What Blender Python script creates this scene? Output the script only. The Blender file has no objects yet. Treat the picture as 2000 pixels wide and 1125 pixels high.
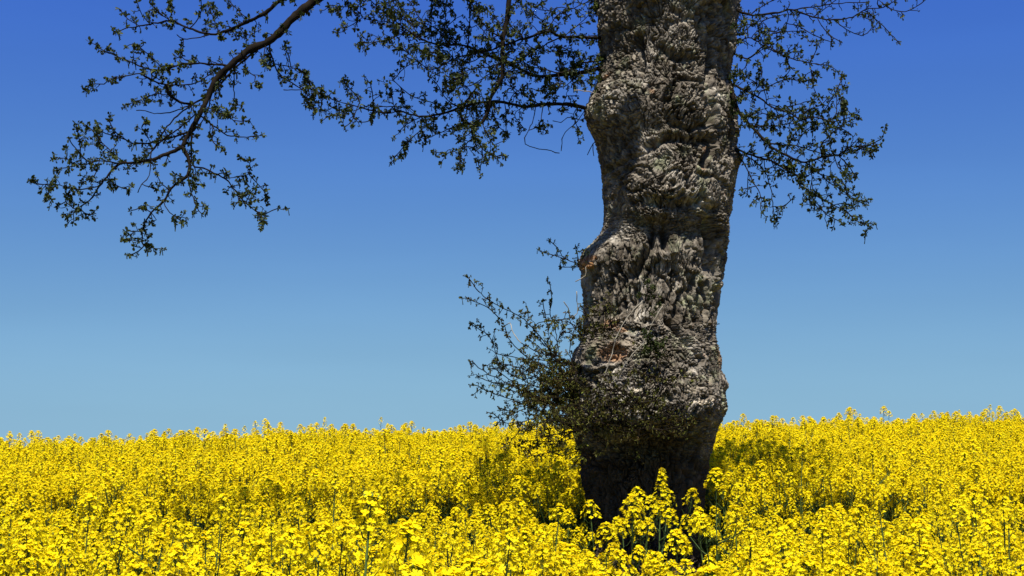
import bpy, math, random
import numpy as np
from mathutils import Vector

R = math.radians
rng = np.random.default_rng(11)
random.seed(11)
sc = bpy.context.scene
col = sc.collection

# ------------------------------------------------------------------ camera, sky, sun, exposure
ZC, PITCH, HFOV = 1.62, R(6.5), R(40.0)
F = 1000.0 / math.tan(HFOV / 2)            # focal length in photo pixels (2000 wide)
cam = bpy.data.objects.new('camera', bpy.data.cameras.new('camera'))
col.objects.link(cam)
cam.location = (0, 0, ZC)
cam.rotation_euler = (R(90) + PITCH, 0, 0)
cam.data.sensor_width = 36
cam.data.lens = 18 / math.tan(HFOV / 2)
cam.data.clip_start, cam.data.clip_end = 0.05, 3000
sc.camera = cam

SUN_EL, SUN_ROT = R(68), R(182)            # sun high, almost straight behind the camera
world = bpy.data.worlds.new('World')
sc.world = world
world.use_nodes = True
wn, wl = world.node_tree.nodes, world.node_tree.links
sky = wn.new('ShaderNodeTexSky')
sky.sky_type = 'NISHITA'
sky.sun_disc = False
sky.sun_elevation, sky.sun_rotation = SUN_EL, SUN_ROT
sky.altitude, sky.air_density, sky.dust_density, sky.ozone_density = 0, 1.0, 0.5, 3.0
SKY_STRENGTH = 0.0625
SKY_GRADE = ((0.230, 2.00), (0.345, 1.65), (3.59, 0.33))
stc, ssp, scb, snm = wn.new('ShaderNodeTexCoord'), wn.new('ShaderNodeSeparateXYZ'), wn.new('ShaderNodeCombineXYZ'), wn.new('ShaderNodeVectorMath')
m1, m2, m3 = (wn.new('ShaderNodeMath') for _ in range(3))        # soften the bright band at the very horizon: z -> sqrt(z^2 + 0.115^2)
m1.operation, m2.operation, m3.operation, snm.operation = 'MULTIPLY', 'ADD', 'SQRT', 'NORMALIZE'
m2.inputs[1].default_value = 0.115 ** 2
wl.new(stc.outputs['Generated'], ssp.inputs[0]); wl.new(ssp.outputs[2], m1.inputs[0]); wl.new(ssp.outputs[2], m1.inputs[1])
wl.new(m1.outputs[0], m2.inputs[0]); wl.new(m2.outputs[0], m3.inputs[0])
wl.new(ssp.outputs[0], scb.inputs[0]); wl.new(ssp.outputs[1], scb.inputs[1]); wl.new(m3.outputs[0], scb.inputs[2])
wl.new(scb.outputs[0], snm.inputs[0]); wl.new(snm.outputs[0], sky.inputs[0])
sep, comb = wn.new('ShaderNodeSeparateColor'), wn.new('ShaderNodeCombineColor')
wl.new(sky.outputs[0], sep.inputs[0])
for k, (mul, pw) in enumerate(SKY_GRADE):            # the photograph's colour grade, the same over the whole sky
    a, b = wn.new('ShaderNodeMath'), wn.new('ShaderNodeMath')
    a.operation, b.operation = 'POWER', 'MULTIPLY'
    a.inputs[1].default_value, b.inputs[1].default_value = pw, mul
    wl.new(sep.outputs[k], a.inputs[0]); wl.new(a.outputs[0], b.inputs[0]); wl.new(b.outputs[0], comb.inputs[k])
wtc, wmp, wno, wrm = wn.new('ShaderNodeTexCoord'), wn.new('ShaderNodeMapping'), wn.new('ShaderNodeTexNoise'), wn.new('ShaderNodeMapRange')
wmp.inputs['Scale'].default_value = (1.2, 1.2, 9); wno.inputs['Scale'].default_value = 1.6; wno.inputs['Detail'].default_value = 4       # very faint high haze in streaks
wrm.inputs[1].default_value, wrm.inputs[2].default_value, wrm.inputs[3].default_value, wrm.inputs[4].default_value = .45, .8, 1.0, 1.06
wl.new(wtc.outputs['Generated'], wmp.inputs[0]); wl.new(wmp.outputs[0], wno.inputs['Vector']); wl.new(wno.outputs[0], wrm.inputs[0])
wmx = wn.new('ShaderNodeMix'); wmx.data_type = 'RGBA'; wmx.blend_type = 'MULTIPLY'; wmx.inputs[0].default_value = 1
wl.new(comb.outputs[0], wmx.inputs[6]); wl.new(wrm.outputs[0], wmx.inputs[7])
wl.new(wmx.outputs[2], wn['Background'].inputs[0])
wn['Background'].inputs[1].default_value = SKY_STRENGTH

sun = bpy.data.objects.new('sun', bpy.data.lights.new('sun', 'SUN'))
col.objects.link(sun)
sun.data.energy, sun.data.angle, sun.data.color = 5.0, R(0.5), (1.0, 0.95, 0.86)
sdir = Vector((math.sin(SUN_ROT) * math.cos(SUN_EL), math.cos(SUN_ROT) * math.cos(SUN_EL), math.sin(SUN_EL)))
sun.rotation_euler = sdir.to_track_quat('Z', 'Y').to_euler()
sun.location = sdir * 60

vs = sc.view_settings
vs.view_transform, vs.look, vs.gamma, vs.use_curve_mapping, vs.exposure = 'Standard', 'None', 1.0, False, 0.65
sc.cycles.max_bounces = 6
sc.cycles.diffuse_bounces = 3
sc.cycles.transmission_bounces = 3

# ------------------------------------------------------------------ helpers
def px2w(px, py, Y):
    """photo pixel -> world point at depth Y"""
    x, y = (px - 1000) / F, (562.5 - py) / F
    t = Y / (math.cos(PITCH) - y * math.sin(PITCH))
    return np.array([t * x, Y, ZC + t * (math.sin(PITCH) + y * math.cos(PITCH))])

def w2py(z, Y):
    a = np.arctan2(np.asarray(z) - ZC, Y) - PITCH
    return 562.5 - F * np.tan(a)

def tag(o, label=None, cat=None, group=None, kind=None):
    for k, v in (('label', label), ('category', cat), ('group', group), ('kind', kind)):
        if v: o[k] = v
    return o

def link(name, me, parent=None, mats=()):
    o = bpy.data.objects.new(name, me)
    col.objects.link(o)
    for m in mats: me.materials.append(m)
    if parent: o.parent = parent
    return o

def mesh_np(name, V, faces_flat, nper, mat_idx=None, smooth=False, attrs=None):
    """faces_flat: (M, nper) int array"""
    me = bpy.data.meshes.new(name)
    V = np.asarray(V, dtype=np.float32); Fc = np.asarray(faces_flat, dtype=np.int32)
    me.vertices.add(len(V)); me.vertices.foreach_set('co', V.ravel())
    me.loops.add(Fc.size); me.loops.foreach_set('vertex_index', Fc.ravel())
    me.polygons.add(len(Fc))
    me.polygons.foreach_set('loop_start', np.arange(0, Fc.size, nper, dtype=np.int32))
    me.polygons.foreach_set('loop_total', np.full(len(Fc), nper, dtype=np.int32))
    if mat_idx is not None: me.polygons.foreach_set('material_index', np.asarray(mat_idx, dtype=np.int32))
    if smooth: me.polygons.foreach_set('use_smooth', np.ones(len(Fc), dtype=bool))
    me.update(calc_edges=True)
    if attrs:
        for k, v in attrs.items():
            a = me.attributes.new(k, 'FLOAT', 'POINT'); a.data.foreach_set('value', np.asarray(v, dtype=np.float32))
    return me

class TB:
    """collects triangles with a material index and a per-vertex tone"""
    def __init__(s): s.V, s.T, s.M, s.tone, s.n = [], [], [], [], 0
    def add(s, verts, tris, mat=0, tone=0.5):
        verts = np.asarray(verts, float); tris = np.asarray(tris, int)
        s.V.append(verts); s.T.append(tris + s.n); s.M.append(np.full(len(tris), mat))
        s.tone.append(np.full(len(verts), tone) if np.isscalar(tone) else np.asarray(tone)); s.n += len(verts)
    def tube(s, pts, rad, sides=5, mat=0, tone=0.5):
        P = np.asarray(pts, float); n = len(P); rad = np.broadcast_to(np.asarray(rad, float), (n,))
        T = np.gradient(P, axis=0); T /= np.linalg.norm(T, axis=1, keepdims=True) + 1e-12
        up = np.array([0.31, 0.83, 0.46]); A = np.cross(T, up); A /= np.linalg.norm(A, axis=1, keepdims=True) + 1e-12
        B = np.cross(T, A); a = np.linspace(0, 2 * np.pi, sides, endpoint=False)
        ring = P[:, None] + rad[:, None, None] * (np.cos(a)[None, :, None] * A[:, None] + np.sin(a)[None, :, None] * B[:, None])
        i = np.arange(n - 1)[:, None] * sides; j = np.arange(sides)[None]; k = (j + 1) % sides
        q = np.stack([i + j, i + k, i + sides + k, i + sides + j], -1).reshape(-1, 4)
        tr = np.concatenate([q[:, [0, 1, 2]], q[:, [0, 2, 3]]])
        tip = np.concatenate([ring.reshape(-1, 3), P[-1:] + T[-1:] * rad[-1]])
        e = (n - 1) * sides
        cap = np.stack([e + np.arange(sides), e + (np.arange(sides) + 1) % sides, np.full(sides, n * sides)], -1)
        s.add(tip, np.concatenate([tr, cap]), mat, tone)
    def mesh(s, name, smooth=False):
        return mesh_np(name, np.concatenate(s.V), np.concatenate(s.T), 3, np.concatenate(s.M), smooth, {'tone': np.concatenate(s.tone)})

def unit(v): v = np.asarray(v, float); return v / (np.linalg.norm(v) + 1e-12)

# vectorised noise
def _hash(ix, iy, iz, seed):
    h = (ix.astype(np.uint32) * np.uint32(374761393) + iy.astype(np.uint32) * np.uint32(668265263) + iz.astype(np.uint32) * np.uint32(2147483647) + np.uint32(seed * 1013904223 & 0xffffffff))
    h ^= h >> np.uint32(13); h *= np.uint32(1274126177); h ^= h >> np.uint32(16); h *= np.uint32(2246822519); h ^= h >> np.uint32(13)
    return h

def vnoise(P, seed=0):
    """smooth value noise, about -1..1"""
    i = np.floor(P).astype(np.int64); f = P - i; u = f * f * f * (f * (f * 6 - 15) + 10)
    out = 0
    for dx in (0, 1):
        for dy in (0, 1):
            for dz in (0, 1):
                h = _hash(i[:, 0] + dx, i[:, 1] + dy, i[:, 2] + dz, seed) / np.float64(2 ** 32) * 2 - 1
                w = (u[:, 0] if dx else 1 - u[:, 0]) * (u[:, 1] if dy else 1 - u[:, 1]) * (u[:, 2] if dz else 1 - u[:, 2])
                out = out + h * w
    return out

def fbm(P, seed=0, oct=3):
    o, a = 0, 1
    for k in range(oct):
        o = o + a * vnoise(P * 2 ** k + 17.3 * k, seed + k); a *= 0.5
    return o

def worley(P, seed=0):
    """F1, F2 and a random value of the nearest cell"""
    i = np.floor(P).astype(np.int32); n = len(P)
    f1 = np.full(n, 9.0, np.float32); f2 = np.full(n, 9.0, np.float32); cid = np.zeros(n, np.float32); P = P.astype(np.float32)
    for dx in (-1, 0, 1):
        for dy in (-1, 0, 1):
            for dz in (-1, 0, 1):
                cx, cy, cz = i[:, 0] + dx, i[:, 1] + dy, i[:, 2] + dz
                h = _hash(cx, cy, cz, seed)
                a = (h & np.uint32(1023)).astype(np.float32) / 1023; b = ((h >> np.uint32(10)) & np.uint32(1023)).astype(np.float32) / 1023; c = ((h >> np.uint32(20)) & np.uint32(1023)).astype(np.float32) / 1023
                d = np.sqrt((cx + a - P[:, 0]) ** 2 + (cy + b - P[:, 1]) ** 2 + (cz + c - P[:, 2]) ** 2)
                near = d < f1
                f2 = np.where(near, f1, np.minimum(f2, d)); cid = np.where(near, (a * 7.13 + b * 3.7 + c) % 1, cid); f1 = np.where(near, d, f1)
    return f1, f2, cid

def sstep(a, b, x): t = np.clip((x - a) / (b - a), 0, 1); return t * t * (3 - 2 * t)

# ------------------------------------------------------------------ materials
def mat(name):
    m = bpy.data.materials.new(name); m.use_nodes = True
    nt = m.node_tree
    return m, nt.nodes, nt.links, nt.nodes['Principled BSDF']

def ramp(n, l, src, stops):
    r = n.new('ShaderNodeValToRGB'); e = r.color_ramp.elements
    while len(e) < len(stops): e.new(0.5)
    for q, (p, c) in zip(e, stops): q.position, q.color = p, (*c, 1)
    l.new(src, r.inputs[0]); return r

def noise(n, l, scale, detail=6, rough=0.6, vec=None):
    t = n.new('ShaderNodeTexNoise'); t.inputs['Scale'].default_value = scale; t.inputs['Detail'].default_value = detail; t.inputs['Roughness'].default_value = rough
    if vec is not None: l.new(vec, t.inputs['Vector'])
    return t

def mixc(n, l, fac, a, b):
    m = n.new('ShaderNodeMix'); m.data_type = 'RGBA'
    if isinstance(fac, float): m.inputs[0].default_value = fac
    else: l.new(fac, m.inputs[0])
    for s, v in ((m.inputs[6], a), (m.inputs[7], b)):
        if isinstance(v, tuple): s.default_value = (*v, 1)
        else: l.new(v, s)
    return m.outputs[2]

def bark_material():
    m, n, l, p = mat('oak_bark')
    g = n.new('ShaderNodeNewGeometry').outputs['Position']
    big = ramp(n, l, noise(n, l, 3.2, 5, .6, g).outputs[0], [(.30, (.095, .08, .06)), (.52, (.20, .178, .146)), (.72, (.36, .335, .292))])
    med = ramp(n, l, noise(n, l, 16, 6, .65, g).outputs[0], [(.32, (.45, .40, .34)), (.60, (1, 1, 1))])
    c = n.new('ShaderNodeMix'); c.data_type = 'RGBA'; c.blend_type = 'MULTIPLY'; c.inputs[0].default_value = .75
    l.new(big.outputs[0], c.inputs[6]); l.new(med.outputs[0], c.inputs[7])
    lich = ramp(n, l, noise(n, l, 5.5, 8, .7, g).outputs[0], [(.53, (0, 0, 0)), (.64, (.7, .7, .7))])
    c2 = mixc(n, l, lich.outputs[0], c.outputs[2], (.20, .215, .13))
    rust = ramp(n, l, noise(n, l, 8.0, 4, .6, g).outputs[0], [(.70, (0, 0, 0)), (.76, (.5, .5, .5))])
    c3 = mixc(n, l, rust.outputs[0], c2, (.22, .10, .045))
    at = n.new('ShaderNodeAttribute'); at.attribute_name = 'wood'
    woodc = ramp(n, l, noise(n, l, 22, 5, .6, g).outputs[0], [(.35, (.13, .06, .028)), (.65, (.33, .20, .11))])
    c4 = mixc(n, l, at.outputs['Fac'], c3, woodc.outputs[0])
    at2 = n.new('ShaderNodeAttribute'); at2.attribute_name = 'pale'
    c5 = mixc(n, l, at2.outputs['Fac'], c4, (.42, .36, .28))
    at4 = n.new('ShaderNodeAttribute'); at4.attribute_name = 'plate_tone'        # each bark plate weathers and gathers lichen differently
    rt = ramp(n, l, at4.outputs['Fac'], [(0, (.34, .30, .26)), (.5, (.85, .83, .8)), (1, (1.95, 1.92, 1.85))])
    cm = n.new('ShaderNodeMix'); cm.data_type = 'RGBA'; cm.blend_type = 'MULTIPLY'; cm.inputs[0].default_value = 1
    l.new(c5, cm.inputs[6]); l.new(rt.outputs[0], cm.inputs[7])
    at3 = n.new('ShaderNodeAttribute'); at3.attribute_name = 'brown_foot_shade'              # browner bark low on the trunk, with the bulge's shade painted in
    brown_foot_shade = ramp(n, l, noise(n, l, 13, 6, .6, g).outputs[0], [(.35, (.026, .018, .012)), (.7, (.07, .048, .032))])
    c6 = mixc(n, l, at3.outputs['Fac'], cm.outputs[2], brown_foot_shade.outputs[0])
    l.new(c6, p.inputs['Base Color']); p.inputs['Roughness'].default_value = .92; p.inputs['Specular IOR Level'].default_value = .2
    b = n.new('ShaderNodeBump'); b.inputs['Strength'].default_value = .8; b.inputs['Distance'].default_value = .006
    l.new(noise(n, l, 120, 5, .7, g).outputs[0], b.inputs['Height']); l.new(b.outputs[0], p.inputs['Normal'])
    return m

def twig_material(name, a, b):
    m, n, l, p = mat(name)
    g = n.new('ShaderNodeNewGeometry').outputs['Position']
    r = ramp(n, l, noise(n, l, 14, 5, .6, g).outputs[0], [(.35, a), (.65, b)])
    l.new(r.outputs[0], p.inputs['Base Color']); p.inputs['Roughness'].default_value = .95; p.inputs['Specular IOR Level'].default_value = .05
    bp = n.new('ShaderNodeBump'); bp.inputs['Strength'].default_value = .6; bp.inputs['Distance'].default_value = .004
    l.new(noise(n, l, 90, 4, .6, g).outputs[0], bp.inputs['Height']); l.new(bp.outputs[0], p.inputs['Normal'])
    return m

def leaf_material(name, stops, trans):
    m, n, l, p = mat(name)
    at = n.new('ShaderNodeAttribute'); at.attribute_name = 'tone'
    r = ramp(n, l, at.outputs['Fac'], stops)
    l.new(r.outputs[0], p.inputs['Base Color']); p.inputs['Roughness'].default_value = .6; p.inputs['Specular IOR Level'].default_value = .04 if 'petal' in name else .22
    if 'rapeseed' in name:                   # plants differ a little from one another
        oi = n.new('ShaderNodeObjectInfo'); mr = n.new('ShaderNodeMapRange'); mr.inputs[3].default_value, mr.inputs[4].default_value = .86, 1.08
        l.new(oi.outputs['Random'], mr.inputs[0]); mm = n.new('ShaderNodeMix'); mm.data_type = 'RGBA'; mm.blend_type = 'MULTIPLY'; mm.inputs[0].default_value = 1
        l.new(r.outputs[0], mm.inputs[6]); l.new(mr.outputs[0], mm.inputs[7]); out = mm.outputs[2]
    else: out = r.outputs[0]
    l.new(out, p.inputs['Base Color'])
    t = n.new('ShaderNodeBsdfTranslucent'); l.new(out, t.inputs[0])
    x = n.new('ShaderNodeMixShader'); x.inputs[0].default_value = trans
    l.new(p.outputs[0], x.inputs[1]); l.new(t.outputs[0], x.inputs[2]); l.new(x.outputs[0], n['Material Output'].inputs[0])
    return m

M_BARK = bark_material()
M_TWIG = twig_material('branch_bark', (.008, .006, .004), (.02, .015, .01))
M_PALE = twig_material('pale_dead_twig', (.22, .19, .14), (.42, .38, .30))
M_LEAF = leaf_material('oak_leaf', [(0, (.018, .028, .005)), (.65, (.045, .062, .009)), (1, (.10, .115, .015))], .22)
M_BRONZE = leaf_material('bronze_oak_leaf', [(0, (.075, .042, .009)), (.4, (.085, .082, .013)), (1, (.16, .18, .022))], .28)
M_PETAL = leaf_material('rapeseed_petal', [(0, (.76, .525, .002)), (.5, (.84, .665, .004)), (1, (.87, .755, .012))], .30)
M_GREEN = leaf_material('rapeseed_green', [(0, (.035, .06, .014)), (.5, (.06, .10, .02)), (1, (.13, .19, .03))], .15)

def soil_material():
    m, n, l, p = mat('field_soil')
    g = n.new('ShaderNodeNewGeometry').outputs['Position']
    r = ramp(n, l, noise(n, l, 2.4, 8, .65, g).outputs[0], [(.3, (.035, .026, .017)), (.55, (.07, .052, .034)), (.75, (.055, .065, .022))])
    l.new(r.outputs[0], p.inputs['Base Color']); p.inputs['Roughness'].default_value = 1
    b = n.new('ShaderNodeBump'); b.inputs['Strength'].default_value = 1; b.inputs['Distance'].default_value = .05
    l.new(noise(n, l, 16, 8, .7, g).outputs[0], b.inputs['Height']); l.new(b.outputs[0], p.inputs['Normal'])
    return m
M_SOIL = soil_material()

# ------------------------------------------------------------------ ground: level by the camera, rising to a crest behind the tree
YT = 9.5                                     # the tree's distance
YCREST = 20.0
CR_X = np.array([-30, -7.3, -5.8, -4.4, -2.6, 0, 3.6, 7.3, 30]) 
CR_Z = np.array([.24, .31, .37, .455, .545, .60, .675, .79, 1.2])
def ground_z(x, y):
    x = np.asarray(x, float); y = np.asarray(y, float)
    hc = np.interp(x, CR_X, CR_Z) + 0.015 * np.sin(x * 1.7) + .01 * np.sin(x * 3.9 + 1)
    up = hc * np.clip((y - 6.5) / (YCREST - 6.5), 0, None) ** 1.1
    down = hc - 0.16 * (y - YCREST)
    k = 0.10
    s = -k * np.log(np.exp(-np.clip(up, -20, 9) / k) + np.exp(-np.clip(down, -40, 9) / k))
    s = np.where(y < 8, up, s)
    return np.maximum(s, -5.0) + 0.02 * np.sin(x * 0.9 + y * 0.7) * np.clip(1 - y / 40, 0, 1)

def build_ground():
    xs = np.concatenate([np.array([-600, -200, -80, -40, -22]), np.arange(-16, 16.01, .4), np.array([22, 40, 80, 200, 600])])
    ys = np.concatenate([np.array([-300, -100, -40, -15, -6]), np.arange(-2, 36, .4), np.array([40, 50, 65, 90, 150, 300, 700])])
    X, Y = np.meshgrid(xs, ys); Z = ground_z(X, Y)
    V = np.stack([X, Y, Z], -1).reshape(-1, 3); nx = len(xs)
    i = np.arange(len(ys) - 1)[:, None] * nx + np.arange(nx - 1)[None]
    q = np.stack([i, i + 1, i + nx + 1, i + nx], -1).reshape(-1, 4)
    o = link('ground', mesh_np('ground', V, q, 4, smooth=True), None, [M_SOIL])
    tag(o, 'dark soil of the field rising to a low crest', kind='structure')
build_ground()

# ------------------------------------------------------------------ the oak
tree = bpy.data.objects.new('oak_tree', None)
col.objects.link(tree)
TX = px2w(1262, 1060, YT)[0]
tree.location = (TX, YT, float(ground_z(TX, YT)))
tag(tree, 'gnarled old oak with burled grey trunk and young leaves standing in yellow rapeseed', 'tree')
bpy.context.view_layer.update()
T0 = np.array(tree.location)

EL = np.array([(0,1157),(39,1172),(74,1172),(117,1180),(156,1170),(172,1166),(195,1153),(219,1146),(250,1149),(274,1163),(313,1174),(352,1182),(391,1182),(420,1184),(440,1181),(456,1174),(473,1160),(491,1142),(512,1135),(522,1134),(530,1139),(580,1143),(633,1143),(669,1136),(687,1124),(715,1118),(740,1113),(775,1112),(820,1115),(840,1124),(871,1133),(884,1143),(915,1143),(942,1143),(969,1147),(1010,1155),(1050,1160),(1080,1160),(1160,1154),(1220,1140),(1300,1105),(1360,1080)], float)
ER = np.array([(0,1438),(39,1434),(78,1426),(117,1422),(156,1421),(195,1432),(235,1436),(274,1436),(340,1435),(352,1432),(391,1428),(420,1424),(441,1421),(473,1415),(502,1412),(527,1405),(562,1401),(598,1399),(619,1396),(651,1392),(668,1394),(690,1402),(712,1404),(733,1409),(751,1413),(775,1413),(793,1414),(820,1409),(836,1400),(861,1395),(888,1386),(915,1379),(942,1376),(983,1373),(1020,1368),(1078,1369),(1160,1374),(1220,1388),(1300,1420),(1360,1445)], float)
PX = 1 / (F / YT)                            # metres per photo pixel at the tree (about)

# bosses and burls on the front of the trunk: px, py, radius px, height px, ring groove, swirl
BOSS = [(1327,236,46,27,1.2,1.6),(1318,114,34,19,.4,1.3),(1196,232,52,22,.0,1.5),(1255,395,58,13,.2,1.4),(1345,392,44,13,.3,1.6),
        (1300,385,26,8,.6,2.0),(1368,10,36,58,.6,1.2),(1406,350,34,9,.2,1.2),(1240,372,22,7,.6,1.7),(1188,50,32,24,.0,1.2),(1250,24,28,24,.2,1.4),
        (1397,96,36,16,.0,.8),(1330,335,40,8,.2,1.2),(1380,250,26,6,.4,1.4),(1213,700,24,9,.0,.9),(1225,690,22,9,.3,1.3),(1330,700,44,9,.2,1.2),
        (1180,760,46,14,.0,1.2),(1258,770,50,15,.0,1.3),(1330,775,46,16,.0,1.4),(1375,790,28,13,.0,1.2),(1290,820,40,11,.0,1.3),(1200,820,40,10,.0,1.2),
        (1350,640,30,5,.3,1.5),(1265,600,40,-6,.0,.4),(1150,512,20,8,.0,.9),(1340,455,30,-10,.0,.5),(1250,452,34,-8,.0,.5),(1400,460,26,6,.0,1.2),
        (1190,520,36,6,.0,.9),(1300,165,34,-7,.0,.6)]
# small sharp holes (px, py, rx, ry, depth px)
HOLES = [(1371,9,9,13,22),(1190,700,20,16,20),(1178,712,12,8,10),(1347,711,5,10,16),(1348,594,5,8,12),(1282,480,6,17,14),(1262,478,4,20,12),(1240,540,10,14,9),
         (1297,386,8,9,9),(1332,398,4,3,6),(1360,340,3,14,14),(1280,785,12,9,12),(1232,800,12,8,9),(1287,90,5,6,8),(1266,50,8,8,8),(1205,28,7,6,8),(1370,140,5,24,9),(1249,640,9,7,10)]
# creases: polyline px, half width px, depth px
CREASE = [([(1278,128),(1300,146),(1325,146)],7,11),([(1244,100),(1250,148),(1248,172)],4,11),([(1368,92),(1371,130),(1366,172),(1361,205),(1370,242),(1370,275),(1367,312),(1357,348)],4,11),
          ([(1252,312),(1300,301),(1345,306),(1372,300)],6,13),([(1180,345),(1225,330),(1262,318),(1290,300)],4,8),([(1266,420),(1302,428),(1345,420),(1380,424)],9,13),
          ([(1279,455),(1283,500)],7,12),([(1260,450),(1258,500),(1240,535),(1230,550)],5,12),([(1368,450),(1378,500),(1372,530)],10,12),([(1315,590),(1304,628)],4,8),
          ([(1288,640),(1310,668),(1330,685),(1350,712)],4,9),([(1340,545),(1330,600),(1338,640)],3,6),([(1365,560),(1360,620)],3,6),([(1300,520),(1310,560),(1296,610)],3,6),
          ([(1288,232),(1300,205)],4,9),([(1175,170),(1210,160),(1240,150)],3,5),([(1355,210),(1372,200)],4,8),([(1390,570),(1380,640),(1375,680)],4,7),
          ([(1215,345),(1240,360),(1250,372)],4,7),([(1345,365),(1395,372)],4,7),([(1190,395),(1230,372)],3,6),([(1300,60),(1320,75),(1340,72)],4,7),([(1400,40),(1408,90)],5,9),
          ([(1210,650),(1240,660),(1258,655)],5,9),([(1150,735),(1180,730),(1200,722)],4,8)]
RIDGES = [([(1168,668),(1158,680),(1148,692),(1136,706),(1134,716),(1148,724),(1168,729),(1184,722)],5.5,10),([(1213,662),(1226,668),(1240,671)],4,6),([(1350,0),(1352,16),(1364,28),(1380,27),(1392,16),(1396,0)],6,8),
          ([(1189,632),(1208,628)],5,9),([(1292,386),(1299,394),(1308,388)],3,5),([(1326,398),(1332,404),(1338,398),(1332,392),(1326,398)],2.5,4)]
KNOB = [(1436,317,15,12),(1403,705,13,5),(1408,743,13,6),(1408,757,8,4),(1400,760,16,3),(1402,680,8,4),(1152,225,16,5),(1139,516,10,4),(1433,262,9,4),(1121,748,12,4),(1409,800,10,4),(1420,461,5,5)]

def seg_dist(px, py, pts):
    d = np.full(px.shape, 1e9)
    for (x0, y0), (x1, y1) in zip(pts[:-1], pts[1:]):
        dx, dy = x1 - x0, y1 - y0; t = np.clip(((px - x0) * dx + (py - y0) * dy) / (dx * dx + dy * dy + 1e-9), 0, 1)
        d = np.minimum(d, np.hypot(px - x0 - t * dx, py - y0 - t * dy))
    return d

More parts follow.
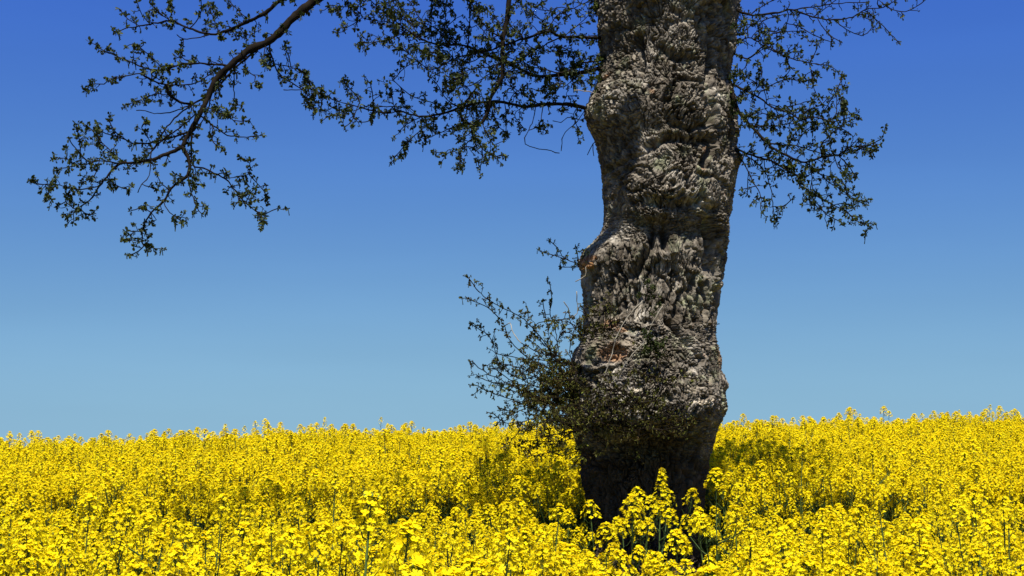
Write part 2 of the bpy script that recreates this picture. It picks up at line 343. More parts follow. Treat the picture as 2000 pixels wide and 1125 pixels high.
def build_trunk():
    ZTOP = 4.72
    zs = np.concatenate([np.linspace(T0[2] - .12, .75, 50)[:-1], np.arange(.75, ZTOP, .0042), np.linspace(ZTOP, 6.9, 90)])
    NA = 640
    s = np.linspace(-np.pi, np.pi, NA, endpoint=False); th = s - .55 * np.sin(s)
    py1 = w2py(zs, YT); pyc = np.clip(py1, 0, 1360)
    L, Rr = np.interp(pyc, EL[:, 0], EL[:, 1]), np.interp(pyc, ER[:, 0], ER[:, 1])
    k = np.ones(5) / 5
    scale = np.array([np.linalg.norm(px2w(1500, p, YT) - px2w(500, p, YT)) / 1000 for p in (0, 1125)]); mpp = np.interp(py1, [0, 1125], scale)
    above = np.clip(zs - 4.6, 0, None)
    cx = ((L + Rr) / 2 - 1000) * mpp + above * .04
    w = (Rr - L) / 2 * mpp * (1 - .09 * above)
    TH, I = np.meshgrid(th, np.arange(len(zs)))
    cosf = np.cos(TH)
    W = w[I]; PY = py1[I]
    front = np.interp(pyc, [0, 60, 140, 300, 380, 430, 470, 560, 620, 700, 780, 822, 846, 872, 960, 1100, 1300], [.06, .03, 0, .01, .085, .075, -.02, -.01, .02, .11, .18, .18, .10, -.03, -.07, -.05, .03])[I]
    cf = np.clip(cosf, 0, 1) ** 1.3
    D = W * .95 + front * cf
    nx, ny = np.sin(TH), -cosf
    P = np.stack([cx[I] + W * nx, YT + D * ny, zs[I]], -1).reshape(-1, 3)
    N = np.stack([nx, ny, np.zeros_like(nx)], -1).reshape(-1, 3)
    ppx = (1000 + (cx[I] + W * nx) / mpp[I]).ravel(); ppy = PY.ravel(); fr = cosf.ravel()
    isf = fr > -.05
    disp = np.zeros(len(P)); swirl_src = P.copy(); wood = np.zeros(len(P)); pale = np.zeros(len(P)); calm = np.zeros(len(P))
    # pixel coordinates unrolled so that features near the limb are not stretched
    fpx, fpy = ppx[isf], ppy[isf]
    da = np.zeros(isf.sum()); S = swirl_src[isf]
    wob = fbm(P[isf] * 9, 3, 2) * 5; wob2 = fbm(P[isf] * 9 + 40, 5, 2) * 5
    for (bx, by, br, bh, ring, sw) in BOSS:
        dx, dy = fpx - bx + wob, fpy - by + wob2
        d = np.hypot(dx, dy) / br
        g = np.exp(-d ** 4 * .9) if bh > 0 else np.exp(-d * d)
        da += .42 * bh * g
        if ring: da -= ring * 11 * np.exp(-((d - 1.05) / .10) ** 2); da += ring * 3.5 * np.exp(-((d - 1.28) / .14) ** 2)
        a = .16 * sw * np.exp(-(d / 1.25) ** 2)
        X, Z = S[:, 0] - (bx - 1000) * PX, S[:, 2] - px2w(bx, by, YT)[2]
        ca, sa = np.cos(a), np.sin(a)
        S[:, 0] += (X * ca - Z * sa) - X; S[:, 2] += (X * sa + Z * ca) - Z
    for (hx, hy, rx, ry, dp) in HOLES:
        d = np.hypot((fpx - hx + .3 * wob) / rx, (fpy - hy + .3 * wob2) / ry); da -= dp * np.exp(-d ** 4)
    for pts, hw, dp in CREASE:
        flat = abs(pts[-1][0] - pts[0][0]) > abs(pts[-1][1] - pts[0][1]); dp = dp * (.8 if flat else 1.6); hw = hw * (1 if flat else 1.15)
        d = seg_dist(fpx + .9 * wob, fpy + .9 * wob2, pts); da -= 1.15 * dp * np.exp(-(d / hw) ** 2); da += .25 * dp * np.exp(-((d - 2.6 * hw) / (1.2 * hw)) ** 2)
    for pts, hw, dp in RIDGES:
        d = seg_dist(fpx + .35 * wob, fpy + .35 * wob2, pts); g = np.exp(-(d / hw) ** 4); da += dp * g; c = calm[isf]; calm[isf] = np.maximum(c, g * .8)
    for (kx, ky, kr, kh) in KNOB:
        d = np.hypot(fpx - kx + .5 * wob, fpy - ky + .5 * wob2) / kr; da += kh * np.exp(-d ** 3)
    wf = np.zeros(isf.sum()); pf = wf.copy()
    for (x, y, rx, ry, a) in [(1190,697,26,18,1),(1185,640,14,9,.8),(1150,512,16,7,1),(1143,518,10,12,.8),(1369,128,4,22,1),(1186,164,6,4,.9),(1405,705,14,22,.5),(1262,310,5,6,.4),(1358,318,5,8,.6),(1358,352,4,5,.7),(1203,655,12,7,.7),(1258,212,5,7,.6)]:
        d = np.hypot((fpx - x + .8 * wob) / rx, (fpy - y + .8 * wob2) / ry); wf = np.maximum(wf, a * sstep(1.25, .7, d))
    for (x, y, rx, ry, a) in [(1215,684,13,14,.75),(1200,631,12,5,.8),(1350,790,17,9,.8),(1238,664,8,7,.7),(1325,770,9,8,.5),(1168,680,10,12,.3),(1222,700,10,7,.5),(1287,390,3,4,.9),(1210,46,3,4,.8),(1436,318,10,9,.5),(1230,770,14,6,.5)]:
        d = np.hypot((fpx - x + wob) / rx, (fpy - y + wob2) / ry); pf = np.maximum(pf, a * sstep(1.3, .6, d))
    wood[isf] = wf; pale[isf] = pf; swirl_src[isf] = S
    disp[isf] += da * PX * np.clip((fr[isf] + .05) / .25, 0, 1)
    # back of the trunk: a few rough lumps
    disp += fbm(P * np.array([3.4, 3.4, 2.6]), 21, 3) * .022 * np.where(fr < .1, 1, .4)
    # bark
    Wp = np.stack([fbm(swirl_src * 6 + 3, 31, 3), fbm(swirl_src * 6 + 9, 32, 3), fbm(swirl_src * 6 + 15, 33, 3)], -1)
    W2 = np.stack([fbm(swirl_src * 34 + 3, 34, 2), fbm(swirl_src * 34 + 9, 35, 2), fbm(swirl_src * 34 + 15, 36, 2)], -1)
    calmer = (1 - .6 * np.interp(ppy, [430, 480, 640, 700], [0, 1, 1, 0]))[:, None]
    Q = swirl_src + (Wp * np.array([.026, .026, .030]) + W2 * .0055) * calmer
    straight = np.interp(ppy, [0, 430, 480, 640, 700, 860, 900], [.45, .5, 1, 1, .45, .5, 1])      # long plates in the middle, scaly and curly above and on the bulge
    vz = 24 - 15.5 * straight
    f1, f2, cid = worley(np.stack([Q[:, 0] * 45, Q[:, 1] * 45, Q[:, 2] * vz * 1.15], -1), 41)
    edge = f2 - f1
    plate = sstep(.02, .19, edge) * (.45 + .55 * cid)
    Q2 = swirl_src + Wp * .022 + W2 * .006
    g1, g2, gid = worley(np.stack([Q2[:, 0] * 82, Q2[:, 1] * 82, Q2[:, 2] * (46 - 18 * straight)], -1), 47)
    plate2 = sstep(.03, .28, g2 - g1) * (.5 + .5 * gid)
    n1 = fbm(np.stack([Q[:, 0] * 10, Q[:, 1] * 10, Q[:, 2] * 2.4], -1), 51, 3)
    fiss = np.exp(-(n1 / .07) ** 2) * sstep(-.35, .2, vnoise(P * 2.3, 52))
    Q3 = swirl_src + (Wp * np.array([.045, .045, .035]) + W2 * .008) * calmer
    sx = 24 + 7 * vnoise(P * 1.7, 81); sz = 13 - 8.3 * straight
    c1 = np.exp(-(vnoise(np.stack([Q3[:, 0] * 37, Q3[:, 1] * 37, Q3[:, 2] * sz * 1.2], -1), 83) / .105) ** 2)
    c2 = np.exp(-(vnoise(np.stack([Q3[:, 0] * 56 + 5, Q3[:, 1] * 56, Q3[:, 2] * sz * 2.2], -1), 85) / .12) ** 2)
    rug = .55 + .65 * sstep(-.5, .5, vnoise(P * 4.3 + 7, 87))
    amp = rug * (1 - .75 * calm) * np.where(ppy < 0, .9, 1) * (1 - .4 * wood)
    lump = fbm(Q * 17, 57, 2)
    disp += amp * (.013 * plate + .006 * plate2 - .050 * c1 - .021 * c2 - .055 * fiss + .005 * lump - .002)
    V = P + N * disp[:, None]
    V[:, 2] += amp * .006 * vnoise(Q * 40, 61) 
    brown_foot_shade = sstep(845, 905, ppy + 34 * fbm(P * 5, 71, 4)) * .9  # brown foot from the bulge's shadow line down, shade put into its colour
    tone = np.clip(.55 * cid + .3 * gid + .22 * fbm(Q * 30, 75, 2) + .07, 0, 1)
    n = len(zs); i = np.arange(n - 1)[:, None] * NA; j = np.arange(NA)[None]; k2 = (j + 1) % NA
    q = np.stack([i + j, i + k2, i + NA + k2, i + NA + j], -1).reshape(-1, 4)
    me = mesh_np('trunk', V - T0, q, 4, smooth=True, attrs={'wood': wood, 'pale': pale, 'brown_foot_shade': brown_foot_shade, 'plate_tone': tone})
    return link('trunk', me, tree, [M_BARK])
trunk = build_trunk()

# ------------------------------------------------------------------ branches traced as polylines, each with its own depth
def catmull(P, step):
    P = np.asarray(P, float)
    if len(P) < 3:
        n = max(2, int(np.linalg.norm(P[1] - P[0]) / step)); return P[0] + (P[1] - P[0]) * np.linspace(0, 1, n + 1)[:, None]
    Q = np.vstack([2 * P[0] - P[1], P, 2 * P[-1] - P[-2]]); out = []
    for i in range(1, len(Q) - 2):
        p0, p1, p2, p3 = Q[i - 1:i + 3]; n = max(1, int(np.linalg.norm(p2[:2] - p1[:2]) / step))
        t = np.linspace(0, 1, n, endpoint=False)[:, None]
        out.append(.5 * (2 * p1 + (p2 - p0) * t + (2 * p0 - 5 * p1 + 4 * p2 - p3) * t ** 2 + (3 * p1 - p0 - 3 * p2 + p3) * t ** 3))
    return np.vstack(out + [P[-1:]])

LEAFQ = np.array([(0, 0, 0), (-.30, .52, .10), (0, .58, -.02), (.30, .52, .10), (-.22, .86, .02), (.22, .86, .02), (0, 1.05, -.08)])
LEAFT = np.array([(0, 2, 1), (0, 3, 2), (1, 2, 4), (2, 3, 5), (2, 6, 4), (2, 5, 6)])
def leaf(tb, base, d, size, tone, wid=1.0):
    d = unit(d); a = unit(np.cross(d, rng.normal(size=3))); b = np.cross(a, d)
    tb.add(base + size * (LEAFQ[:, :1] * wid * a + LEAFQ[:, 1:2] * d + LEAFQ[:, 2:] * b), LEAFT, 0, tone)

def rosette(tb, tip, d, size, n, droop=.35):
    d = unit(d); base_t = rng.uniform(0, .75)
    for _ in range(n):
        v = unit(d * rng.uniform(-.1, 1.0) + unit(rng.normal(size=3)) * .95 + np.array([0, 0, -droop * rng.random()]))
        leaf(tb, tip + unit(rng.normal(size=3)) * size * .22, v, size * rng.uniform(.6, 1.15), np.clip(base_t + rng.uniform(-.2, .3), 0, 1), rng.uniform(.8, 1.15))
    if rng.random() < .3:                    # hanging catkins
        for _ in range(rng.integers(1, 4)):
            p = tip + unit(rng.normal(size=3)) * size * .3; L = size * rng.uniform(.9, 1.8)
            e = p + np.array([rng.normal() * .15 * L, rng.normal() * .15 * L, -L]); w = np.array([.0014, 0, 0])
            tb.add([p - w, p + w, e + w * 2, e - w * 2], [(0, 1, 2), (0, 2, 3)], 0, .3)

def limb(name, zoom, first_Y, polys, twig_every=16, tw=(14, 48), leaf_px=7.5, clus=(5, 9), density=1.0, spread=.5, leaf_mat=None, twig_mat=None, label=None, dy=.35, bare=()):
    """polys: (points, r0, r1) in the pixels of an enlarged crop (x0, y0, scale); the first starts at depth first_Y = (Y0, Y1)"""
    x0, y0, sc_ = zoom
    tb, lf = TB(), TB()
    known = np.zeros((0, 3)); lines = []
    for ip, (pts, r0, r1) in enumerate(polys):
        p = np.array([(x0 + a / sc_, y0 + b / sc_) for a, b in pts], float)
        if ip == 0:
            Y0, Y1 = first_Y
        else:
            d0 = np.hypot(*(known[:, :2] - p[0]).T); d1 = np.hypot(*(known[:, :2] - p[-1]).T)
            if d1.min() < d0.min() - 2: p = p[::-1]; d0 = d1
            j = d0.argmin(); Y0 = known[j, 2]
            if d0[j] < 26: p = np.vstack([known[j:j + 1, :2], p[1:] if d0[j] < 9 else p])
            Y1 = Y0 + rng.uniform(-dy, dy) * min(1, np.hypot(*(p[-1] - p[0])) / 120 + .25)
        cum = np.r_[0, np.cumsum(np.hypot(*np.diff(p, axis=0).T))]; t = cum / cum[-1]
        q = catmull(np.column_stack([p, Y0 + (Y1 - Y0) * t]), 7)
        m = len(q); u = np.linspace(0, 1, m)
        amp = np.minimum(1.1, .25 * (r0 / sc_) + .5); jit = rng.normal(size=(m, 2)) * amp * .5; jit[0] = 0
        q[:, :2] += jit; q[:, 2] += np.cumsum(rng.normal(size=m)) * .003
        known = np.vstack([known, q])
        W = np.array([px2w(*r) for r in q]); rad = (r0 + (r1 - r0) * u ** .8) / 2 / sc_ * q[:, 2] / F
        rad = np.maximum(rad, .0030) * (1 + .10 * rng.normal(size=m))
        tb.tube(W - T0, rad, 8 if r0 / sc_ > 6 else 5, 1 if ip in bare else 0, .5)
        if ip not in bare: lines.append((W, rad))
    for W, rad in lines:
        if density <= 0: break
        dens = density * rng.uniform(.5, 1.25)
        seg = np.linalg.norm(np.diff(W, axis=0), axis=1); cum = np.r_[0, np.cumsum(seg)]; tot = cum[-1]; pxm = W[:, 1].mean() / F
        pos = rng.uniform(0, 1) * twig_every * pxm
        while pos < tot:
            i = min(np.searchsorted(cum, pos), len(W) - 1); i = max(i, 1)
            T = unit(W[i] - W[i - 1]); r = rad[i]
            thin = r < 7 * pxm
            if rng.random() < dens * (1 if thin else .6):
                v = unit(np.cross(T, rng.normal(size=3)) * np.array([1, .8, 1]))
                d = unit(T * rng.uniform(.3, 1.1) + v * rng.uniform(.5, 1.1) + np.array([0, 0, rng.uniform(-.25, .25)]))
                Lt = rng.uniform(*tw) * pxm
                m = 5; c = [W[i]]; dd = d.copy()
                for k in range(m):
                    dd = unit(dd + rng.normal(size=3) * .28); c.append(c[-1] + dd * Lt / m)
                c = np.array(c); r_t = min(r * .75, .0038)
                tb.tube(c - T0, np.linspace(r_t, .0020, m + 1), 4, 0)
                sz = leaf_px * pxm
                rosette(lf, c[-1] - T0, dd, sz * rng.uniform(.6, 1.4), rng.integers(*clus))
                for k in range(1, m):
                    if rng.random() < spread:
                        e = c[k] + unit(np.cross(dd, rng.normal(size=3)) + dd * .4) * sz * rng.uniform(.3, 1.4)
                        tb.tube(np.array([c[k], e]) - T0, [.0022, .0018], 3, 0)
                        rosette(lf, e - T0, e - c[k], sz * rng.uniform(.65, 1.1), rng.integers(max(2, clus[0] - 2), clus[1] - 1))
            pos += twig_every * pxm * rng.uniform(.5, 1.5)
        T = unit(W[-1] - W[-2])
        rosette(lf, W[-1] - T0, T, leaf_px * pxm * 1.15, rng.integers(*clus) + 1)
    o = link(name, tb.mesh(name, True), tree, [twig_mat or M_TWIG, M_TWIG if name == 'branch' else M_PALE])
    if label: o['label'] = label
    if lf.n:
        f = link('foliage', lf.mesh('foliage'), o, [leaf_mat or M_LEAF]); f['kind'] = 'stuff'
    return o

Z1 = (0, 0, 2.164)
limb('branch', Z1, (8.6, 7.9), [
    ([(2420,-900),(2150,-640),(1800,-330),(1500,-120),(1335,0),(1240,75),(1150,165),(1050,215),(960,290),(905,345),(870,430),(835,500),(800,560),(770,620)], 84, 19),
    ([(2700,-1250),(2420,-900),(2150,-640),(1850,-370)], 235, 90),
    ([(1190,140),(1050,240),(980,300),(910,380),(850,420),(760,480),(690,560),(640,640),(590,680),(545,708)], 12, 5),
    ([(1000,265),(900,390),(880,460),(850,520),(810,560)], 9, 5),
    ([(1560,-190),(1320,-60),(1190,0),(1120,55),(1030,100),(960,130),(890,145),(800,120),(720,90),(650,100),(590,110),(530,120),(490,135)], 30, 4),
    ([(890,150),(830,160),(775,165),(748,148)], 6, 4), ([(850,0),(850,50),(830,90),(800,115)], 6, 3), ([(720,90),(680,60),(640,20)], 4, 3), ([(720,90),(725,50),(715,10)], 4, 3),
    ([(1060,150),(1010,135),(950,130)], 6, 3), ([(590,110),(540,80),(505,40)], 4, 3), ([(640,105),(600,60),(580,10)], 4, 3), ([(1060,100),(1000,40),(960,-10)], 5, 3), ([(930,140),(900,70),(880,20)], 4, 3),
    ([(960,270),(880,270),(780,270),(690,295),(620,290),(560,265),(500,240),(440,215),(415,200)], 12, 4),
    ([(640,335),(590,310),(540,320),(480,330),(440,355),(390,355),(365,378)], 6, 4), ([(905,300),(830,350),(740,360),(670,350),(610,310)], 9, 4), ([(720,400),(660,395),(600,420),(545,440)], 5, 4),
    ([(700,360),(715,400),(760,430),(800,440)], 14, 10), ([(775,165),(775,200),(770,240),(800,260)], 4, 3), ([(690,295),(640,240),(575,190)], 4, 3),
    ([(850,400),(740,470),(650,480),(610,465),(575,468)], 6, 4),
    ([(770,620),(720,645),(640,675),(560,688),(510,690),(460,735),(410,800),(380,845),(320,890),(310,940)], 18, 4),
    ([(510,690),(420,680),(380,690),(310,702),(250,715)], 7, 4), ([(410,790),(330,800),(240,780),(170,780),(125,768)], 6, 4), ([(300,805),(275,850),(240,870)], 4, 3), ([(275,850),(300,872),(320,885)], 4, 3),
    ([(330,885),(370,905),(390,905)], 4, 3), ([(520,690),(470,640),(430,600),(375,535)], 5, 3), ([(340,650),(335,590),(325,545)], 4, 3), ([(330,690),(270,670),(232,668)], 4, 3), ([(460,765),(500,790),(540,800)], 4, 3),
    ([(380,690),(330,640),(290,585)], 4, 3), ([(240,780),(200,820),(215,840)], 4, 3), ([(420,690),(400,740),(350,770)], 4, 3),
    ([(830,560),(760,570),(690,590),(620,605),(560,605),(530,590),(490,560),(470,530),(460,508)], 9, 5), ([(530,590),(470,570),(430,555),(410,522)], 6, 4),
    ([(640,640),(690,590),(760,540),(830,480)], 6, 6), ([(640,600),(600,540),(620,515)], 4, 3),
    ([(770,620),(800,680),(795,740),(740,780),(690,850),(640,900),(605,960),(600,1020),(610,1040),(555,1080)], 18, 4),
    ([(610,1030),(655,1050)], 4, 3), ([(600,1020),(540,1015)], 4, 3), ([(600,985),(540,975)], 4, 3), ([(690,850),(710,890),(770,940)], 4, 3), ([(640,900),(600,880),(555,890)], 4, 3),
    ([(800,740),(805,800),(830,870),(852,905)], 7, 3), ([(640,650),(630,740),(600,780),(582,812)], 6, 3), ([(790,755),(730,730)], 5, 3), ([(710,810),(680,770),(660,730)], 4, 3), ([(800,740),(835,755)], 4, 3),
    ([(640,900),(660,930),(640,940)], 3, 3), ([(660,800),(610,790)], 3, 3),
    ([(815,560),(812,690),(860,710),(950,755),(1000,810),(1040,860),(1100,900),(1150,890),(1175,882)], 10, 4),
    ([(950,755),(1050,735),(1055,690),(1040,675)], 5, 3), ([(1050,740),(1100,790),(1130,830)], 4, 3), ([(1000,800),(1010,855)], 4, 3), ([(1090,890),(1105,930)], 4, 3), ([(1040,860),(1060,810)], 3, 3),
    ([(835,490),(900,530),(960,570),(1030,580),(1110,570)], 7, 4), ([(895,540),(900,600),(935,625)], 5, 3), ([(870,450),(930,480),(1000,510),(1050,510)], 5, 3), ([(960,485),(990,450),(1020,445)], 4, 3),
    ([(985,280),(990,360),(988,440)], 6, 4), ([(1045,270),(1040,295),(1080,325),(1075,340),(1095,360)], 5, 3),
    ([(1130,165),(1150,240),(1180,310),(1250,360),(1310,410),(1330,470)], 8, 4), ([(1165,260),(1230,285),(1290,310),(1320,370),(1385,410)], 5, 3), ([(1230,285),(1220,240),(1205,200)], 4, 3), ([(1280,385),(1200,380)], 3, 3), ([(1330,390),(1360,430),(1350,470)], 3, 3), ([(1130,190),(1110,250)], 4, 3)],
    twig_every=9, tw=(5, 22), leaf_px=7.0, clus=(6, 11), density=.95, spread=.28, bare=(5, 21, 46, 47, 67, 68),
    label='long limb reaching down into the sky, far out from the trunk')

Z2 = (600, 0, 3.308)
MB = dict(twig_every=6.3, tw=(7, 30), leaf_px=6.6, clus=(6, 10), density=1, spread=.36)
limb('branch', Z2, (8.6, 8.4), [
    ([(1500,-620),(1400,-350),(1330,-150),(1305,0),(1290,120),(1265,260),(1262,400),(1255,500),(1190,620),(1165,720),(1130,790),(1080,820)], 52, 20),
    ([(1080,820),(1080,880),(1010,950),(985,1030),(995,1075)], 10, 5), ([(1085,870),(1130,960),(1130,1020),(1115,1080)], 8, 5), ([(1130,970),(1200,1010),(1260,1000)], 6, 4), ([(1010,960),(920,990),(870,990)], 6, 4), ([(1010,960),(1070,950)], 5, 4),
    ([(1080,820),(1000,770),(1000,700),(1060,610),(1100,560)], 22, 10), ([(1140,830),(1170,880),(1205,940)], 6, 4), ([(1290,150),(1380,230),(1440,300),(1500,330)], 9, 5), ([(1262,400),(1180,430),(1090,440),(1010,470),(940,520)], 9, 4), ([(1270,250),(1180,200),(1100,100),(1060,0)], 10, 6),
    ([(1040,800),(1060,850),(1010,890)], 4, 3)], **MB)
limb('branch', Z2, (9.45, 8.2), [
    ([(1960,430),(1900,440),(1800,465),(1690,480),(1560,490),(1470,490),(1380,450),(1270,400),(1150,350),(1060,310),(980,290),(850,290),(740,250),(640,190),(540,110),(430,20),(400,-20)], 30, 6),
    ([(740,250),(660,140),(600,60),(570,0)], 7, 5), ([(510,140),(430,130),(355,115),(345,50),(345,0)], 6, 5), ([(345,110),(300,155),(260,175),(205,180)], 5, 4), ([(345,90),(290,50),(210,40),(140,35)], 5, 4),
    ([(640,220),(580,230),(480,265),(420,275),(360,270)], 6, 4), ([(530,20),(600,110),(700,160),(790,200)], 6, 6), ([(960,290),(850,200),(740,130),(680,40),(640,-20)], 8, 5), ([(1050,290),(1050,150),(1050,0)], 11, 9), ([(840,290),(900,180),(960,100),(870,10)], 6, 4),
    ([(800,280),(800,150),(805,0)], 5, 4), ([(1150,350),(1060,400),(960,420),(880,400),(800,350)], 8, 4), ([(1380,450),(1280,470),(1180,480),(1080,540),(980,570),(900,560)], 9, 4), ([(980,290),(930,220),(900,150),(890,80)], 5, 4),
    ([(1560,490),(1540,560),(1560,620)], 7, 4), ([(620,200),(560,150),(540,60)], 5, 3), ([(1700,480),(1720,400),(1700,340),(1640,300)], 5, 3)], **MB)
limb('branch', Z2, (9.5, 8.6), [
    ([(1960,380),(1900,390),(1780,410),(1690,455),(1620,470),(1500,440),(1420,430),(1330,380),(1220,370)], 14, 5), ([(1690,455),(1640,400),(1620,330)], 5, 3), ([(1500,440),(1440,360),(1400,330)], 5, 3), ([(1780,410),(1730,500),(1660,560),(1600,560)], 4, 3), ([(1620,470),(1640,540),(1600,600)], 4, 3), ([(1880,500),(1800,520),(1740,540)], 4, 3)], **MB)
limb('branch', Z2, (9.5, 8.3), [
    ([(1970,250),(1890,245),(1760,240),(1640,235),(1560,200),(1480,225),(1400,250),(1250,300),(1150,330),(1050,350),(950,380),(860,430),(790,450),(720,400),(660,350),(600,305)], 26, 4),
    ([(1640,235),(1550,280),(1450,340),(1350,410),(1270,440)], 11, 5), ([(1560,200),(1600,110),(1700,60),(1840,0)], 8, 5), ([(1850,60),(1800,120),(1700,200),(1660,235)], 5, 4), ([(1560,200),(1500,120),(1400,60),(1380,-10)], 8, 5), ([(1400,250),(1350,180),(1240,140),(1160,60)], 7, 4),
    ([(1250,300),(1180,250),(1120,170),(1100,60)], 6, 4), ([(1480,225),(1500,300),(1560,330),(1640,330),(1710,370),(1730,420)], 6, 4), ([(950,380),(900,330),(850,330),(780,340),(700,310)], 5, 3), ([(1720,60),(1620,50),(1530,70),(1420,20)], 6, 3), ([(1060,350),(1000,420),(990,500),(930,560)], 6, 3), ([(1840,110),(1850,60),(1870,20)], 4, 3)], **MB)
limb('branch', Z2, (9.4, 8.2), [
    ([(1850,712),(1800,700),(1720,680),(1600,670),(1500,680),(1400,690),(1300,665),(1200,655),(1080,670),(980,700),(850,740),(720,750),(600,720),(520,730),(400,710),(300,680),(180,650),(60,595),(10,570)], 30, 4),
    ([(240,715),(140,750)], 4, 3), ([(300,690),(240,710),(190,710),(140,680)], 5, 3), ([(870,740),(760,820),(690,880),(620,950),(560,1020)], 7, 4), ([(980,810),(900,840),(830,870),(780,890)], 6, 4), ([(1150,730),(1060,790),(980,810)], 7, 6),
    ([(340,660),(300,600),(240,530)], 5, 4), ([(430,690),(420,600),(410,540)], 5, 4), ([(570,700),(540,600),(510,550)], 5, 4), ([(640,720),(600,560),(550,520),(545,490)], 5, 4), ([(560,510),(640,430),(720,390)], 4, 4), ([(880,710),(800,660),(730,640),(660,610),(600,570)], 7, 4),
    ([(1180,680),(1230,800),(1290,860)], 6, 4), ([(1280,660),(1285,760),(1285,850)], 6, 4), ([(1480,690),(1460,770),(1430,840),(1405,890),(1410,930),(1470,955),(1550,970),(1630,990)], 6, 4), ([(1540,690),(1500,820)], 5, 3), ([(1440,830),(1510,815)], 4, 3), ([(1800,710),(1740,790),(1670,850),(1650,900),(1640,975)], 5, 3),
    ([(1500,680),(1400,620),(1320,560),(1240,530)], 8, 5), ([(750,750),(650,800),(600,840)], 5, 3), ([(460,715),(400,780),(350,790)], 5, 3), ([(330,690),(290,780),(240,820)], 5, 3), ([(60,595),(20,640),(50,720)], 4, 3), ([(40,590),(0,520),(-20,470)], 4, 3), ([(60,600),(30,660),(90,665)], 3, 3),
    ([(980,700),(900,640),(850,560),(820,520)], 6, 4), ([(1080,670),(1060,600),(1000,540),(900,520)], 6, 4), ([(1300,665),(1340,600),(1420,570),(1500,590)], 5, 3), ([(720,750),(660,700),(560,690),(440,690)], 5, 3), ([(1640,670),(1680,620),(1740,620)], 6, 3), ([(1760,690),(1720,740),(1760,860)], 4, 3), ([(1590,780),(1640,790),(1680,760)], 3, 3),
    ([(980,710),(1060,700),(1160,690)], 9, 6), ([(1400,700),(1340,740),(1400,830)], 4, 3)],
    twig_every=8.2, tw=(6, 26), leaf_px=6.6, clus=(6, 10), density=1, spread=.32, bare=(14, 17, 31))
# bare twig ends by the first burl
limb('dead_twig', Z2, (9.15, 9.0), [([(1900,640),(1850,600),(1790,590),(1725,582)], 9, 4)], density=0, bare=(0,), label='pale bare dead twig above the burl')
limb('dead_twig', (1100, 0, 2.558), (9.5, 9.45), [([(165,705),(150,720),(135,745),(122,775)], 5, 3), ([(145,725),(150,750),(154,780)], 4, 3)], density=0, label='small dark forked dead twig under the burl')

Z3 = (1400, 0, 2.4467)
RB = dict(twig_every=7.4, tw=(6, 28), leaf_px=6.6, clus=(6, 10), density=1, spread=.32)
limb('branch', Z3, (9.5, 8.7), [
    ([(0,10),(60,30),(160,70),(300,60),(350,45),(460,80),(560,95),(650,80),(720,40),(780,40),(850,5),(880,-15)], 14, 4),
    ([(770,0),(820,35),(880,55),(940,40),(990,5)], 5, 4), ([(710,40),(760,90),(810,140),(870,205)], 5, 4), ([(560,95),(620,140),(690,170),(720,160),(745,110),(700,80)], 5, 4), ([(360,45),(480,30),(600,15),(720,10)], 7, 4), ([(480,90),(530,160),(590,200)], 4, 3), ([(400,130),(480,175),(545,200)], 4, 3), ([(340,70),(330,120),(280,150),(200,130)], 5, 4), ([(330,110),(400,130)], 4, 4),
    ([(160,70),(230,20),(300,-10)], 6, 4), ([(460,80),(520,40),(580,-10)], 5, 3), ([(650,80),(690,60),(740,70)], 4, 3), ([(200,65),(220,130),(190,180)], 5, 3)],
    twig_every=11, tw=(5, 20), leaf_px=4.8, clus=(4, 8), density=.95, spread=.22)
limb('branch', Z3, (9.5, 8.7), [
    ([(10,225),(55,240),(150,280),(230,220),(330,270),(420,295),(500,310),(540,315)], 10, 4), ([(440,300),(450,340),(470,380)], 4, 3), ([(450,340),(470,440),(500,490)], 4, 3), ([(475,200),(475,240),(450,290)], 4, 3), ([(60,240),(150,180),(240,230),(300,250),(400,245)], 8, 4), ([(150,180),(140,120),(100,80)], 6, 4), ([(240,230),(250,170),(320,150),(400,150)], 5, 3), ([(230,220),(200,150),(220,100),(290,80)], 5, 3), ([(150,280),(130,330),(70,350)], 4, 3), ([(330,270),(350,330),(320,370)], 4, 3), ([(100,130),(180,110),(240,90)], 5, 3)], **RB)
limb('branch', Z3, (9.5, 8.5), [
    ([(10,370),(60,395),(130,430),(210,470),(260,510),(350,540),(400,570),(480,560),(540,580),(610,570),(670,548)], 13, 4), ([(110,430),(112,470)], 5, 4), ([(210,440),(320,380),(400,390),(440,385)], 6, 4), ([(300,520),(380,500),(450,480)], 5, 3), ([(180,450),(190,400),(120,360)], 5, 3), ([(540,580),(570,540),(575,440),(600,370)], 4, 3), ([(500,550),(550,470),(580,420)], 4, 3), ([(260,510),(260,600)], 4, 3), ([(400,570),(430,530),(500,500),(530,470)], 5, 3), ([(610,570),(600,510),(640,540)], 4, 3), ([(240,490),(220,400),(210,330)], 5, 3), ([(350,540),(300,560),(200,540),(130,560)], 5, 3)], **RB)
limb('branch', Z3, (9.4, 8.4), [
    ([(-10,350),(50,400),(85,490),(110,545),(150,590),(200,640),(260,700),(330,740),(420,775),(500,750),(580,740),(640,700),(720,695),(785,665)], 22, 4), ([(240,680),(300,692),(380,695),(440,715),(520,740)], 8, 5), ([(160,600),(280,600),(360,590),(420,570)], 7, 4), ([(440,770),(455,850),(450,920),(480,1000)], 7, 4), ([(500,750),(500,690),(560,630),(600,600)], 5, 4), ([(650,690),(740,730)], 4, 3), ([(360,590),(440,560),(420,530)], 5, 3), ([(380,695),(430,620),(500,590),(540,600)], 5, 3), ([(640,700),(650,650),(590,610)], 4, 3), ([(590,740),(620,780),(660,840)], 4, 3), ([(330,740),(360,660),(400,610)], 4, 3), ([(560,740),(580,800),(620,830)], 4, 3)], **RB)
